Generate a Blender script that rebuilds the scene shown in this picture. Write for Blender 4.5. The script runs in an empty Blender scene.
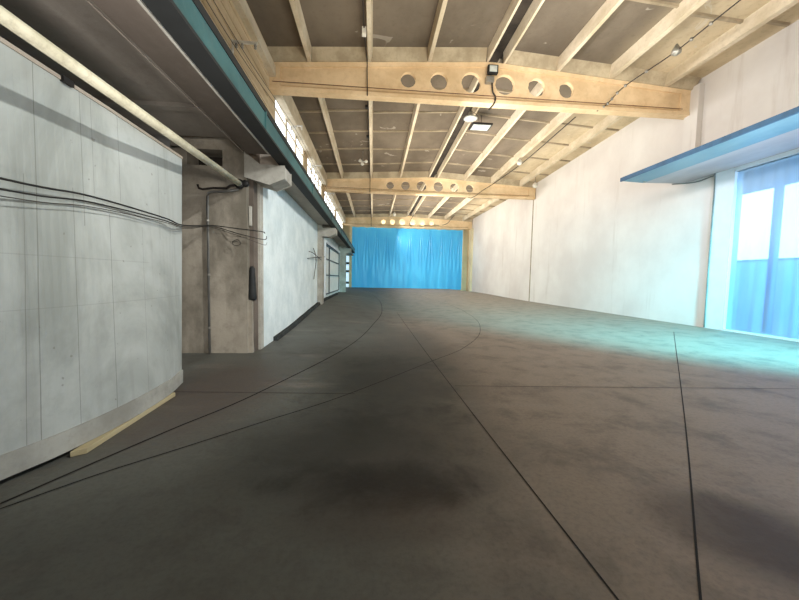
import bpy, bmesh, math, random
from mathutils import Vector, Matrix, noise
random.seed(7)
COL = bpy.context.scene.collection
PI = math.pi

# ------------------------------------------------------------------ materials
def srgb(r, g, b):
    f = lambda c: (c/255/12.92) if c/255 <= .04045 else ((c/255+.055)/1.055)**2.4
    return (f(r), f(g), f(b), 1)

class N:
    """small node helper"""
    def __init__(s, name):
        s.m = bpy.data.materials.new(name); s.m.use_nodes = True
        s.t = s.m.node_tree; s.n = s.t.nodes; s.l = s.t.links
        s.b = s.n['Principled BSDF']; s.pos = None
    def new(s, t, **k):
        n = s.n.new(t)
        for a, v in k.items(): setattr(n, a, v)
        return n
    def P(s):
        if not s.pos:
            g = s.new('ShaderNodeNewGeometry'); s.pos = g.outputs['Position']
            x = s.new('ShaderNodeSeparateXYZ'); s.l.new(s.pos, x.inputs[0]); s.xyz = x.outputs
        return s.pos
    def scaled(s, sc):
        v = s.new('ShaderNodeVectorMath', operation='MULTIPLY'); s.l.new(s.P(), v.inputs[0]); v.inputs[1].default_value = sc
        return v.outputs[0]
    def noise(s, sc=(1, 1, 1), scale=1, detail=6, rough=.6, dist=0):
        t = s.new('ShaderNodeTexNoise'); s.l.new(s.scaled(sc), t.inputs['Vector'])
        t.inputs['Scale'].default_value = scale; t.inputs['Detail'].default_value = detail
        t.inputs['Roughness'].default_value = rough; t.inputs['Distortion'].default_value = dist
        return t.outputs['Fac']
    def ramp(s, f, a, b, smooth=True):
        r = s.new('ShaderNodeMapRange'); r.clamp = True
        if smooth: r.interpolation_type = 'SMOOTHSTEP'
        s.l.new(f, r.inputs['Value']); r.inputs['From Min'].default_value = a; r.inputs['From Max'].default_value = b
        return r.outputs['Result']
    def math(s, op, a, b=None):
        m = s.new('ShaderNodeMath', operation=op)
        for i, v in enumerate((a, b)):
            if v is None: continue
            if isinstance(v, (int, float)): m.inputs[i].default_value = v
            else: s.l.new(v, m.inputs[i])
        return m.outputs[0]
    def mix(s, f, a, b):
        m = s.new('ShaderNodeMix', data_type='RGBA')
        if isinstance(f, (int, float)): m.inputs[0].default_value = f
        else: s.l.new(f, m.inputs[0])
        for i, v in ((6, a), (7, b)):
            if isinstance(v, tuple): m.inputs[i].default_value = v
            else: s.l.new(v, m.inputs[i])
        return m.outputs[2]
    def bump(s, f, strength=.2, d=.02):
        b = s.new('ShaderNodeBump'); s.l.new(f, b.inputs['Height']); b.inputs['Strength'].default_value = strength
        b.inputs['Distance'].default_value = d; s.l.new(b.outputs[0], s.b.inputs['Normal'])
    def done(s, col, rough=.8, metal=0, spec=.3):
        if isinstance(col, tuple): s.b.inputs['Base Color'].default_value = col
        else: s.l.new(col, s.b.inputs['Base Color'])
        s.b.inputs['Roughness'].default_value = rough; s.b.inputs['Metallic'].default_value = metal
        s.b.inputs['Specular IOR Level'].default_value = spec
        return s.m
    def gauss(s, cx, cy, rx, ry, ang=0, warp=None):
        """soft elliptical patch on the floor plane"""
        s.P(); c, n = math.cos(ang), math.sin(ang)
        dx = s.math('SUBTRACT', s.xyz[0], cx); dy = s.math('SUBTRACT', s.xyz[1], cy)
        u = s.math('ADD', s.math('MULTIPLY', dx, c/rx), s.math('MULTIPLY', dy, n/rx))
        v = s.math('ADD', s.math('MULTIPLY', dx, -n/ry), s.math('MULTIPLY', dy, c/ry))
        r = s.math('ADD', s.math('MULTIPLY', u, u), s.math('MULTIPLY', v, v))
        if warp is not None: r = s.math('ADD', r, s.math('MULTIPLY', s.math('SUBTRACT', warp, .5), 3.5))
        return s.ramp(r, 1.8, -.2)

def concrete(name, c1, c2, c3=None, scale=1.2, sc=(1, 1, 1), rough=.85, bump=.25, lo=.35, hi=.65, spot=None, spec=.2):
    k = N(name)
    f = k.noise(sc, scale); col = k.mix(k.ramp(f, lo, hi), srgb(*c1), srgb(*c2))
    g = k.noise((1, 1, 1), scale*7, 8, .7)
    col = k.mix(k.math('MULTIPLY', k.ramp(g, .45, .75), .35), col, srgb(*(c3 or c1)))
    if spot:
        h = k.noise((1, 1, 1), spot[1], 3, .5)
        col = k.mix(k.ramp(h, spot[2], spot[2]+.03), col, srgb(*spot[0]))
    k.bump(g, bump)
    return k.done(col, rough, spec=spec)

def plain(name, c, rough=.5, metal=0, spec=.4, var=.15):
    k = N(name); f = k.noise((1, 1, 1), 3)
    d = tuple(v*(1-var) for v in c)
    return k.done(k.mix(k.ramp(f, .35, .65), srgb(*c), srgb(*d)), rough, metal, spec)

def glow(name, c, s):
    k = N(name); k.done(srgb(*c), .6)
    k.b.inputs['Emission Color'].default_value = srgb(*c); k.b.inputs['Emission Strength'].default_value = s
    return k.m

M = {}
# near curved wall: pale panels, hairline joints
k = N('pale_panel_wall')
f = k.noise((1, 1, .6), .9, 6, .6, .6); col = k.mix(k.ramp(f, .35, .66), srgb(178, 183, 179), srgb(140, 145, 140))
g = k.noise((1, 1, 1), 5, 8, .7); col = k.mix(k.math('MULTIPLY', k.ramp(g, .5, .72), .3), col, srgb(140, 144, 138))
sp = k.noise((1, 1, 1), 14, 2, .5); col = k.mix(k.math('MULTIPLY', k.ramp(sp, .73, .76), .5), col, srgb(110, 105, 98))
st = k.noise((1, 2.2, .12), 2.2, 4, .6); col = k.mix(k.math('MULTIPLY', k.ramp(st, .55, .75), .35), col, srgb(135, 136, 130))
warp = k.noise((1, 1, 1), 1.5, 4)
k.P(); X, Y, Z = k.xyz
Yk = k.math('DIVIDE', Y, k.math('ADD', .955, k.math('MULTIPLY', Z, .0148)))
Yw = k.math('ADD', Yk, k.math('MULTIPLY', k.math('SUBTRACT', warp, .5), .012))
mask = None
for y0, z0, z1, w in [(2.82, .2, 3.1, .005), (2.735, .2, 2.2, .003), (3.22, 1.9, 3.1, .004), (3.12, .2, 2.2, .004), (3.335, 2.2, 3.1, .003),
                      (3.66, 2.2, 3.1, .004), (3.50, .2, 2.05, .005), (3.98, .2, 2.0, .003), (4.32, 1.9, 2.85, .004), (2.3, .2, 3.1, .005), (1.6, .2, 3.1, .005), (.8, .2, 3.1, .005)]:
    w *= .7
    a = k.math('LESS_THAN', k.math('ABSOLUTE', k.math('SUBTRACT', Yw, y0)), w)
    a = k.math('MULTIPLY', a, k.math('MULTIPLY', k.math('GREATER_THAN', Z, z0), k.math('LESS_THAN', Z, z1)))
    mask = a if mask is None else k.math('MAXIMUM', mask, a)
hm = None
for z0, w, ya, yb in [(1.62, .004, 0, 4.0), (1.22, .0035, 0, 4.7), (2.06, .003, 0, 3.5)]:
    a = k.math('LESS_THAN', k.math('ABSOLUTE', k.math('SUBTRACT', Z, z0)), w)
    a = k.math('MULTIPLY', a, k.math('MULTIPLY', k.math('GREATER_THAN', Y, ya), k.math('LESS_THAN', Y, yb)))
    hm = a if hm is None else k.math('MAXIMUM', hm, a)
col = k.mix(k.math('MULTIPLY', hm, .18), col, srgb(95, 95, 88))
col = k.mix(k.math('MULTIPLY', mask, .5), col, srgb(80, 78, 72))
k.bump(g, .12); M['near'] = k.done(col, .75)

M['plinth'] = concrete('plinth_concrete', (168, 168, 160), (140, 139, 131), (120, 118, 110), 1.5)
M['column'] = concrete('column_concrete', (172, 164, 150), (118, 112, 100), (92, 86, 76), .8, (1, 1, .5), bump=.5, lo=.4, hi=.62)
M['corbel'] = concrete('corbel_concrete', (182, 180, 170), (156, 152, 142), (128, 122, 112), 2)
M['soffit'] = concrete('soffit_concrete', (176, 168, 158), (148, 140, 130), (124, 116, 108), 1.0, (1, .3, 1), bump=.3)
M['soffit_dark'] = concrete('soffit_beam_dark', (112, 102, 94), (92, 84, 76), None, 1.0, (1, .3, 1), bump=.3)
M['soffit_edge'] = concrete('soffit_edge', (176, 166, 152), (150, 140, 128), None, 1.2)
M['white_panel'] = concrete('white_wall_panel', (226, 236, 236), (206, 219, 220), (188, 200, 200), 1.3, bump=.15)
M['beige'] = concrete('upper_wall_boards', (216, 196, 164), (188, 166, 134), (160, 138, 110), .6, (1, .2, 2.5), bump=.2)
M['beam'] = concrete('beam_cream', (236, 210, 172), (218, 190, 150), (190, 158, 120), .9, (1, 1, 1.2), bump=.15)
M['rib'] = concrete('rib_cream', (216, 204, 182), (190, 176, 150), (158, 142, 118), 1.4, (1, .5, 1), bump=.25)
M['haunch'] = concrete('haunch_cream', (190, 176, 150), (160, 146, 122), (136, 120, 98), 1.4, bump=.2)
M['cross_rib'] = concrete('cross_rib_cream', (166, 152, 130), (136, 124, 104), None, 1.4)
M['slot'] = concrete('ridge_slot_dark', (62, 56, 50), (44, 40, 36), None, 2)  # dark colour puts in the shade of the ridge slot and column opening
# ceiling slab: taupe to the left, cream towards the right wall, bare patches
k = N('roof_slab')
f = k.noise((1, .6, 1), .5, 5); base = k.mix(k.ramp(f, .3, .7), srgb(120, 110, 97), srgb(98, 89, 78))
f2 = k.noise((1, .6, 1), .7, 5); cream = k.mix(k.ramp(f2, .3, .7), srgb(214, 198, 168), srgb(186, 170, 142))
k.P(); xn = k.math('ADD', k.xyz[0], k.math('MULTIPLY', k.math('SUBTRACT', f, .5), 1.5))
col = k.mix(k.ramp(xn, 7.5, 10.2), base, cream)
pt = k.noise((1, 1, 1), .75, 4, .6, .8); col = k.mix(k.math('MULTIPLY', k.ramp(pt, .66, .68), .4), col, srgb(190, 184, 172))
g = k.noise((1, 1, 1), 7, 8, .7); col = k.mix(k.math('MULTIPLY', k.ramp(g, .5, .75), .3), col, srgb(84, 74, 62))
k.bump(g, .3); M['slab'] = k.done(col, .9, spec=.1)
# right wall
k = N('right_wall_plaster')
f = k.noise((1, .8, .8), .35, 5); col = k.mix(k.ramp(f, .3, .7), srgb(228, 225, 220), srgb(212, 206, 201))
st = k.noise((1, 2.5, .25), .9, 5, .65); col = k.mix(k.math('MULTIPLY', k.ramp(st, .56, .78), .4), col, srgb(182, 170, 158))
g = k.noise((1, 1, 1), 5, 8, .7); k.bump(g, .15)
M['right'] = k.done(col, .8)
M['back'] = concrete('back_wall_cream', (226, 208, 172), (208, 190, 156), None, .5, bump=.1)
M['frame_white'] = plain('door_frame_white', (222, 230, 234), .6, var=.02)
M['teal'] = concrete('teal_girder_paint', (66, 104, 104), (50, 84, 86), (96, 110, 106), 1.1, (1, .6, 1), .55, .1, spot=((120, 128, 122), .9, .66))
M['black_steel'] = plain('black_steel', (20, 27, 30), .6)
M['dark_flange'] = plain('dark_flange', (34, 36, 36), .7)
M['pipe'] = concrete('pipe_cream_paint', (214, 208, 182), (184, 178, 152), (120, 108, 88), 2.5, bump=.1, rough=.5)
M['grey_pipe'] = plain('grey_conduit', (120, 120, 116), .45)
M['black'] = plain('black_rubber', (22, 21, 20), .6)
M['wire_dark'] = plain('wire_dark', (44, 38, 34), .6)
M['wire_brown'] = plain('wire_brown', (120, 78, 50), .6)
M['steel'] = plain('galvanised_steel', (168, 166, 158), .35, .6)
M['white_enamel'] = plain('white_enamel', (226, 222, 210), .4)
M['lamp_glass'] = plain('lamp_glass', (206, 212, 206), .15, 0, .8)
M['wood'] = concrete('yellow_wood', (180, 168, 134), (156, 144, 112), None, 2, (1, .3, 4), bump=.1)
M['canopy'] = concrete('canopy_blue', (124, 160, 176), (104, 144, 164), None, .8, (1, .4, 1), .35, .05, spot=((150, 190, 205), 1.2, .72))  # outer band, bluer than the soffit behind it
M['canopy_soffit'] = concrete('canopy_soffit', (196, 188, 190), (178, 170, 174), None, .8, (1, .4, 1), .6, .05)
M['kerb'] = concrete('dark_kerb', (58, 62, 62), (38, 40, 40), None, 3)
M['joint'] = plain('floor_joint_dark', (24, 20, 18), .8)
M['pane_day'] = glow('daylight_pane', (232, 240, 250), 3.0)
M['pane_soft'] = glow('soft_daylight_pane', (200, 226, 240), 1.0)
M['grille_pane'] = plain('grille_pane', (226, 236, 236), .7, var=.05)
M['grille_bar'] = plain('grille_bar', (58, 68, 72), .5)
M['outer_blue'] = glow('blue_lower_door_leaf', (116, 180, 240), .6)  # leaf glows by emission, standing in for daylight behind the film
M['outer_dark'] = plain('outer_dark_post', (58, 96, 130), .6)
M['outer_glow'] = glow('outdoor_daylight', (225, 240, 255), 2.6)

# floor
k = N('floor_worn_concrete')
w1 = k.noise((1, 1, 1), .55, 6, .65, .4)
w2 = k.noise((1, 1, 1), 1.7, 8, .7, .3)
w3 = k.noise((.5, 1.3, 1), 1.1, 6, .6)
fine = k.noise((1, 1, 1), 28, 4, .7)
k.P()
side = k.ramp(k.math('ADD', k.xyz[0], k.math('MULTIPLY', k.math('SUBTRACT', w1, .5), 2.2)), -.3, 2.0)
col = k.mix(side, srgb(98, 100, 94), srgb(144, 131, 117))
col = k.mix(k.math('MULTIPLY', k.ramp(w2, .42, .72), .55), col, srgb(66, 62, 58))
col = k.mix(k.math('MULTIPLY', k.ramp(w3, .55, .72), .35), col, srgb(150, 142, 132))
def dark_patch(cx, cy, rx, ry, c, amt, ang=0):  # blends a soft darker ellipse into the floor colour
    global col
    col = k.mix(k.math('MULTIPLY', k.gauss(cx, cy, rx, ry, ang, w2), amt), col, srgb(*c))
dark_patch(.15, 2.4, .75, .3, (26, 21, 18), .9)
dark_patch(-.1, 3.1, 1.2, .9, (40, 40, 37), .7)
dark_patch(.3, 4.9, 1.1, 1.6, (44, 46, 42), .75)
dark_patch(.9, 7.5, .9, 2.5, (60, 62, 58), .5)
dark_patch(.1, 2.05, .6, .25, (56, 42, 34), .45)
dark_patch(2.35, 1.75, .55, .42, (58, 44, 34), .85, -.7)
dark_patch(-2.0, 4.5, .8, 1.6, (74, 58, 52), .6)
col = k.mix(k.math('MULTIPLY', k.ramp(fine, .4, .75), .28), col, srgb(60, 57, 54))
k.bump(fine, .15, .01)
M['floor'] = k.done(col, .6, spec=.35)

# plastic sheets
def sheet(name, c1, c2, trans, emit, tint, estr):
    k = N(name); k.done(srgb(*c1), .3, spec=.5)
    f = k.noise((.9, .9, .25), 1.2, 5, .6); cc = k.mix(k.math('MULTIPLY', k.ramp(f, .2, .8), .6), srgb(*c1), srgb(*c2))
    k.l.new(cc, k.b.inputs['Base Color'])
    k.l.new(cc, k.b.inputs['Emission Color']); k.b.inputs['Emission Strength'].default_value = estr  # emission stands in for daylight glowing through the sheet
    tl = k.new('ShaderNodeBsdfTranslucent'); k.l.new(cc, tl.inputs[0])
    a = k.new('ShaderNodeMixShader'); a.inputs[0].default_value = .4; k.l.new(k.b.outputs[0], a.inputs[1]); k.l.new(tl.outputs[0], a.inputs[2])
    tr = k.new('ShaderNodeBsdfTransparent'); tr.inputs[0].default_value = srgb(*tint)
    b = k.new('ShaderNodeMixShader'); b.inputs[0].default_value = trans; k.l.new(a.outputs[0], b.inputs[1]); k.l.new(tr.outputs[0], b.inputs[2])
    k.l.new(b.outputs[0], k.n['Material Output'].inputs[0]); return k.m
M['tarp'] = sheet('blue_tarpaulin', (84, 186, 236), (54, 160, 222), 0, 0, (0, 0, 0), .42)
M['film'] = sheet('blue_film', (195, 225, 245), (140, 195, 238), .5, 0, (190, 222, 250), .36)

# ------------------------------------------------------------------ mesh helpers
def bm_new(): return bmesh.new()
def box(bm, x0, x1, y0, y1, z0, z1):
    v = [bm.verts.new((x, y, z)) for x in (x0, x1) for y in (y0, y1) for z in (z0, z1)]
    for f in ((0, 1, 3, 2), (4, 6, 7, 5), (0, 4, 5, 1), (2, 3, 7, 6), (0, 2, 6, 4), (1, 5, 7, 3)):
        bm.faces.new([v[i] for i in f])
    return bm
def hexa(bm, p):
    """8 points: bottom ring 0-3, top ring 4-7"""
    v = [bm.verts.new(q) for q in p]
    for f in ((3, 2, 1, 0), (4, 5, 6, 7), (0, 1, 5, 4), (1, 2, 6, 5), (2, 3, 7, 6), (3, 0, 4, 7)): bm.faces.new([v[i] for i in f])
    return bm
def tube(bm, pts, r, n=8, cap=True):
    pts = [Vector(p) for p in pts]; rings = []
    for i, p in enumerate(pts):
        d = (pts[min(i+1, len(pts)-1)] - pts[max(i-1, 0)]).normalized()
        a = d.orthogonal() if abs(d.z) > .95 else d.cross(Vector((0, 0, 1)))
        a.normalize(); b = d.cross(a)
        rr = r[i] if isinstance(r, (list, tuple)) else r
        rings.append([bm.verts.new(p + a*math.cos(t)*rr + b*math.sin(t)*rr) for t in [2*PI*j/n for j in range(n)]])
    for A, B in zip(rings, rings[1:]):
        for j in range(n): bm.faces.new((A[j], A[(j+1) % n], B[(j+1) % n], B[j]))
    if cap:
        bm.faces.new(rings[0][::-1]); bm.faces.new(rings[-1])
    return bm
def lathe(bm, c, prof, n=20, axis='Z'):
    c = Vector(c); rings = []
    for r, h in prof:
        ring = []
        for j in range(n):
            t = 2*PI*j/n; u, w = r*math.cos(t), r*math.sin(t)
            o = {'Z': (u, w, h), 'Y': (u, h, w), 'X': (h, u, w)}[axis]
            ring.append(bm.verts.new(c + Vector(o)))
        rings.append(ring)
    for A, B in zip(rings, rings[1:]):
        for j in range(n): bm.faces.new((A[j], A[(j+1) % n], B[(j+1) % n], B[j]))
    bm.faces.new(rings[0][::-1]); bm.faces.new(rings[-1])
    return bm
def smooth(pts, n=8):
    """Catmull-Rom"""
    P = [Vector(p) for p in pts]; P = [2*P[0]-P[1]] + P + [2*P[-1]-P[-2]]; out = []
    for i in range(1, len(P)-2):
        for j in range(n):
            t = j/n
            out.append(.5*((2*P[i]) + (P[i+1]-P[i-1])*t + (2*P[i-1]-5*P[i]+4*P[i+1]-P[i+2])*t*t + (3*P[i]-P[i-1]-3*P[i+1]+P[i+2])*t**3))
    out.append(P[-2]); return out
def mesh(name, bm, mat, parent=None, shade=False, bevel=0, base=None):
    if bevel:
        bmesh.ops.remove_doubles(bm, verts=bm.verts, dist=1e-5)
        bmesh.ops.bevel(bm, geom=[e for e in bm.edges if len(e.link_faces) == 2 and e.calc_face_angle(0) > .5], offset=bevel, segments=2, affect='EDGES', profile=.6)
    bmesh.ops.recalc_face_normals(bm, faces=bm.faces)
    org = Vector((0, 0, 0))
    if base is not None: org = Vector(base)
    elif parent is not None: org = parent['_w']
    if org is not None:
        org = Vector(org); bmesh.ops.translate(bm, verts=bm.verts, vec=-org)
    me = bpy.data.meshes.new(name); bm.to_mesh(me); bm.free(); me.materials.append(mat)
    if shade:
        for p in me.polygons: p.use_smooth = True
    o = bpy.data.objects.new(name, me); COL.objects.link(o)
    if parent is not None: o.parent = parent
    else: o.location = org
    if parent is None: o['_w'] = tuple(org)
    else: o['_w'] = tuple(org)
    return o
def thing(name, label, cat, loc=(0, 0, 0), group=None):
    o = bpy.data.objects.new(name, None); COL.objects.link(o); o.location = loc; o['_w'] = tuple(loc)
    o.empty_display_size = .1
    return tag(o, label, cat, group)
def tag(o, label, cat, group=None):
    o['label'] = label; o['category'] = cat
    if group: o['group'] = group
    return o
def struct(name, bm, mat, shade=False, parent=None):
    o = mesh(name, bm, mat, parent, shade)
    if parent is None: o['kind'] = 'structure'
    return o

def sstep(a, b, x):
    t = max(0, min(1, (x-a)/(b-a))); return t*t*(3-2*t)

# ------------------------------------------------------------------ floor
def floor_z(x, y):
    r = .38*sstep(7.2, 17, y) if y < 22 else .38 + .12*sstep(22, 26, y) - .14*sstep(28, 40, y)
    r *= max(1-sstep(-2.2, 1.6, x), sstep(24, 40, y)*(1-.6*sstep(9, 11.6, x)))
    return r
XL, XR, YB, YE = -3.6, 11.6, -6.0, 41.2
bm = bm_new(); nx, ny = 60, 190; g = []
for j in range(ny+1):
    y = YB + (YE-YB)*j/ny
    g.append([bm.verts.new((XL-.2 + (XR-XL+.4)*i/nx, y, floor_z(XL-.2 + (XR-XL+.4)*i/nx, y))) for i in range(nx+1)])
for j in range(ny):
    for i in range(nx): bm.faces.new((g[j][i], g[j][i+1], g[j+1][i+1], g[j+1][i]))
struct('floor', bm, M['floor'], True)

# saw-cut joints in the floor, thin strips lying in the slab surface
def strip(pts, w, idx, n=10):
    P = smooth([(x, y, 0) for x, y in pts], n); bm = bm_new(); L = []
    Q = []
    for a, b in zip(P, P[1:]):
        m = max(1, int((b-a).length/.25))
        for q in range(m): Q.append(a.lerp(b, q/m))
    Q.append(P[-1])
    for i, p in enumerate(Q):
        d = (Q[min(i+1, len(Q)-1)] - Q[max(i-1, 0)]).normalized(); s = Vector((-d.y, d.x, 0))*w/2
        L.append([bm.verts.new((q.x, q.y, floor_z(q.x, q.y)+.0035)) for q in (p+s, p-s)])
    for A, B in zip(L, L[1:]): bm.faces.new((A[0], A[1], B[1], B[0]))
    struct('trim_%d' % idx, bm, M['joint'])
strip([(-2.55, 1.9), (-2.37, 2.29), (-2.19, 2.73), (-1.91, 3.37), (-1.43, 4.44), (-0.55, 7.23), (-0.01, 10.39), (0.42, 15.06), (0.3, 23.32), (-1.06, 33.74)], .022, 1)
strip([(-2.32, 2.24), (-2.01, 2.61), (-1.62, 2.99), (-1.13, 3.48), (-0.32, 4.3), (1.05, 6.02), (2.08, 7.39), (3.18, 9.75), (4.07, 13.47), (4.56, 19.72), (4.13, 26.67)], .014, 2)
strip([(1.21, .2), (1.18, 1.43), (1.11, 6.02), (1.06, 14.7)], .011, 3)
strip([(9.42, 9.87), (3.72, 3.69), (1.58, 1.41), (.6, .35)], .012, 4)
strip([(1.18, 4.64), (3.5, 4.54), (6.25, 4.42), (9.5, 4.3)], .012, 5)
strip([(-2.5, 4.46), (-.21, 4.34)], .010, 6)

# ------------------------------------------------------------------ near curved wall
plan = [(-3.0, -5.0), (-2.84, 0), (-2.70, 1.6), (-2.57, 2.4), (-2.45, 2.83), (-2.385, 3.43), (-2.42, 4.17), (-2.53, 4.68)]
cur = smooth([(x, y, 0) for x, y in plan], 8)
def wall_ribbon(bm, pts, off, th, z0, z1):
    """straight along its top edge (X = -2.53), bowed outwards towards its foot"""
    L = []
    def at(p, z):
        t = z/3.04; xt = -2.53 - .05*max(0, (p.y-3.5)/1.3) - .02*max(0, 1-p.y)
        return Vector((p.x*(1-t) + xt*t, p.y + .20*t*max(0, (p.y-3.4)/1.28), z))
    for i, p in enumerate(pts):
        d = (pts[min(i+1, len(pts)-1)] - pts[max(i-1, 0)]).normalized(); s = Vector((d.y, -d.x, 0))
        q0, q1 = at(p, z0), at(p, z1)
        L.append([bm.verts.new(v) for v in (q0+s*off, q1+s*off, q1+s*(off-th), q0+s*(off-th))])
    for A, B in zip(L, L[1:]):
        for j in range(4): bm.faces.new((A[j], A[(j+1) % 4], B[(j+1) % 4], B[j]))
    bm.faces.new(L[0][::-1]); bm.faces.new(L[-1])
    return bm
w = struct('wall_left', wall_ribbon(bm_new(), cur, 0, .22, .2, 3.04), M['near'])
struct('baseboard_left', wall_ribbon(bm_new(), cur, .015, .2, .055, .225), M['plinth'])
struct('trim_7', wall_ribbon(bm_new(), cur, -.10, .1, 0, .056), M['black_steel'])  # black strip set back to give the shadow gap under the plinth
# top capping under the pipe
struct('trim_8', wall_ribbon(bm_new(), cur, .01, .16, 3.04, 3.07), M['soffit_edge'])

bm = bm_new()
hexa(bm, [(-2.42, 2.86, .002), (-2.34, 2.92, .002), (-2.40, 4.3, .002), (-2.48, 4.3, .002), (-2.42, 2.86, .05), (-2.34, 2.92, .05), (-2.40, 4.3, .05), (-2.48, 4.3, .05)])
tag(mesh('wooden_board', bm, M['wood'], bevel=.006, base=(-2.4, 3.5, 0)), 'yellowish wooden board wedged under the plinth of the pale curved wall', 'board')

# ------------------------------------------------------------------ soffit over the near wall
bm = bm_new(); box(bm, -4.2, -2.36, -5, 6.4, 3.92, 4.1)
for y in (-1.5, 1.6, 5.2): box(bm, -4.2, -2.36, y, y+.12, 3.86, 3.93)
struct('ceiling_soffit', bm, M['soffit'])
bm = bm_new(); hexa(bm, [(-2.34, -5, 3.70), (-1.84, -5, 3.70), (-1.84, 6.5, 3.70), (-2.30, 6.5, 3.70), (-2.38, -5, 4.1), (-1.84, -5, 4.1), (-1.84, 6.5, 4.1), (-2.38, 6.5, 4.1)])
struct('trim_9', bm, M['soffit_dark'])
bm = bm_new(); tube(bm, [(-2.345, -5, 3.70), (-2.345, 6.4, 3.70)], .008, 6); struct('trim_10', bm, M['soffit_edge'])
bm = bm_new(); box(bm, -1.85, -1.825, -5, 6.2, 3.60, 3.70); struct('trim_11', bm, M['corbel'])
# outer wall of the side bay behind the near wall
bm = bm_new(); box(bm, -4.4, -4.2, -5, 7.0, 0, 4.1); struct('wall_side_bay', bm, M['soffit'])

# ------------------------------------------------------------------ concrete columns
def column(y, xi, zb, lab, big):
    t = thing('concrete_column', lab, 'column', (xi, y, zb), 'columns along the left side')
    bm = bm_new()
    if big:
        # slightly irregular faces
        box(bm, -3.75, xi-.03, y, y+.5, zb, 3.52)
        box(bm, -2.82, xi-.03, y, y+.5, 3.50, 4.08)
        bmesh.ops.subdivide_edges(bm, edges=bm.edges, cuts=9, use_grid_fill=True)
        for v in bm.verts:
            n = noise.noise(Vector((v.co.x*3, v.co.y*3, v.co.z*2)))
            v.co.x += .02*n; v.co.y += .02*noise.noise(v.co*2.5)
        mesh('shaft', bm, M['column'], t)
        bm = bm_new(); box(bm, -3.75, -2.8, y+.02, y+.5, 3.82, 4.1); box(bm, -3.75, -3.46, y+.02, y+.5, 3.5, 3.85)
        mesh('lintel', bm, M['column'], t)
        bm = bm_new(); box(bm, -3.5, -2.8, y+.45, y+.5, 3.5, 3.84); mesh('opening_back', bm, M['slot'], t)
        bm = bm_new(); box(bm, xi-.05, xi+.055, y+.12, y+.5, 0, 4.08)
        mesh('recess', bm, M['soffit_dark'], t)  # darker concrete colour puts the shade into the recess
        bm = bm_new(); lathe(bm, (xi+.03, y+.1, 0), [(.06, 1.02), (.085, 1.06), (.075, 1.2), (.06, 1.45), (.05, 1.64), (.03, 1.68)], 12)
        mesh('shadow_sack', bm, M['dark_flange'], t, True)  # near-black body gives the bulky dark shadow in the recess
        bm = bm_new(); box(bm, xi-.045, xi+.045, y+.04, y+.13, 0, 1.03)
        bmesh.ops.subdivide_edges(bm, edges=bm.edges, cuts=3, use_grid_fill=True)
        for v in bm.verts: v.co.x += .012*noise.noise(v.co*6)
        mesh('footing', bm, M['column'], t)
        bm = bm_new(); box(bm, xi-.012, xi+.03, y+.05, y+.12, 2.45, 2.82); mesh('cover_plate', bm, M['corbel'], t, bevel=.006)
    else:
        box(bm, -2.9, xi, y, y+.55, zb-.1, 4.05); mesh('shaft', bm, M['corbel'], t, bevel=.02)
    # corbel carrying the girder
    z1 = 3.56; bm = bm_new(); xa = xi-.05; xo = -1.69 if big else -1.60; yb = y+.5
    prof = [(xa, z1+.22 if big else z1), (xa+.28, z1), (xo-.0, z1), (xo, z1-.22), (xo-.28, z1-.34), (xa, z1-.34 if not big else z1-.22)]
    A = [bm.verts.new((x, y-.02, z)) for x, z in prof]; B = [bm.verts.new((x, yb, z)) for x, z in prof]
    bm.faces.new(A); bm.faces.new(B[::-1])
    for i in range(len(A)): bm.faces.new((A[i], A[(i+1) % len(A)], B[(i+1) % len(A)], B[i]))
    mesh('corbel', bm, M['corbel'], t, bevel=.012)
    return t
column(6.7, -2.36, 0, 'wide rough concrete column beside the curved wall, grey conduit on its face', True)
column(14.7, -2.16, floor_z(-2.2, 14.7), 'pale concrete column between the white wall panel and the barred window', False)
column(24.5, -1.95, floor_z(-2.2, 24.5), 'farthest pale concrete column before the blue sheet', False)
bm = bm_new(); box(bm, -2.34, -2.26, 7.05, 7.25, 0, 3.5); struct('trim_12', bm, M['corbel'])

# white wall panels between the columns
def low_wall(name, y0, y1, x0, x1, mat, holes=None):
    bm = bm_new(); n = 12
    for a in range(n):
        ya, yb = y0+(y1-y0)*a/n, y0+(y1-y0)*(a+1)/n; xa, xb = x0+(x1-x0)*a/n, x0+(x1-x0)*(a+1)/n
        za, zb = floor_z(xa, ya), floor_z(xb, yb)
        hexa(bm, [(xa-.25, ya, za-.1), (xa, ya, za-.02), (xb, yb, zb-.02), (xb-.25, yb, zb-.1), (xa-.25, ya, 4.05), (xa, ya, 4.05), (xb, yb, 4.05), (xb-.25, yb, 4.05)])
    bmesh.ops.remove_doubles(bm, verts=bm.verts, dist=1e-4)
    return struct(name, bm, mat)
low_wall('wall_left_middle', 7.25, 14.75, -2.27, -2.36, M['white_panel'])
low_wall('wall_left_far', 15.2, 29, -2.36, -2.5, M['white_panel'])
bm = bm_new(); box(bm, -3.95, -3.75, 29, 41.2, 0, 4.2); box(bm, -3.75, -2.6, 28.9, 29, 0, 4.06); struct('wall_side_bay_far', bm, M['white_panel'])
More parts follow.
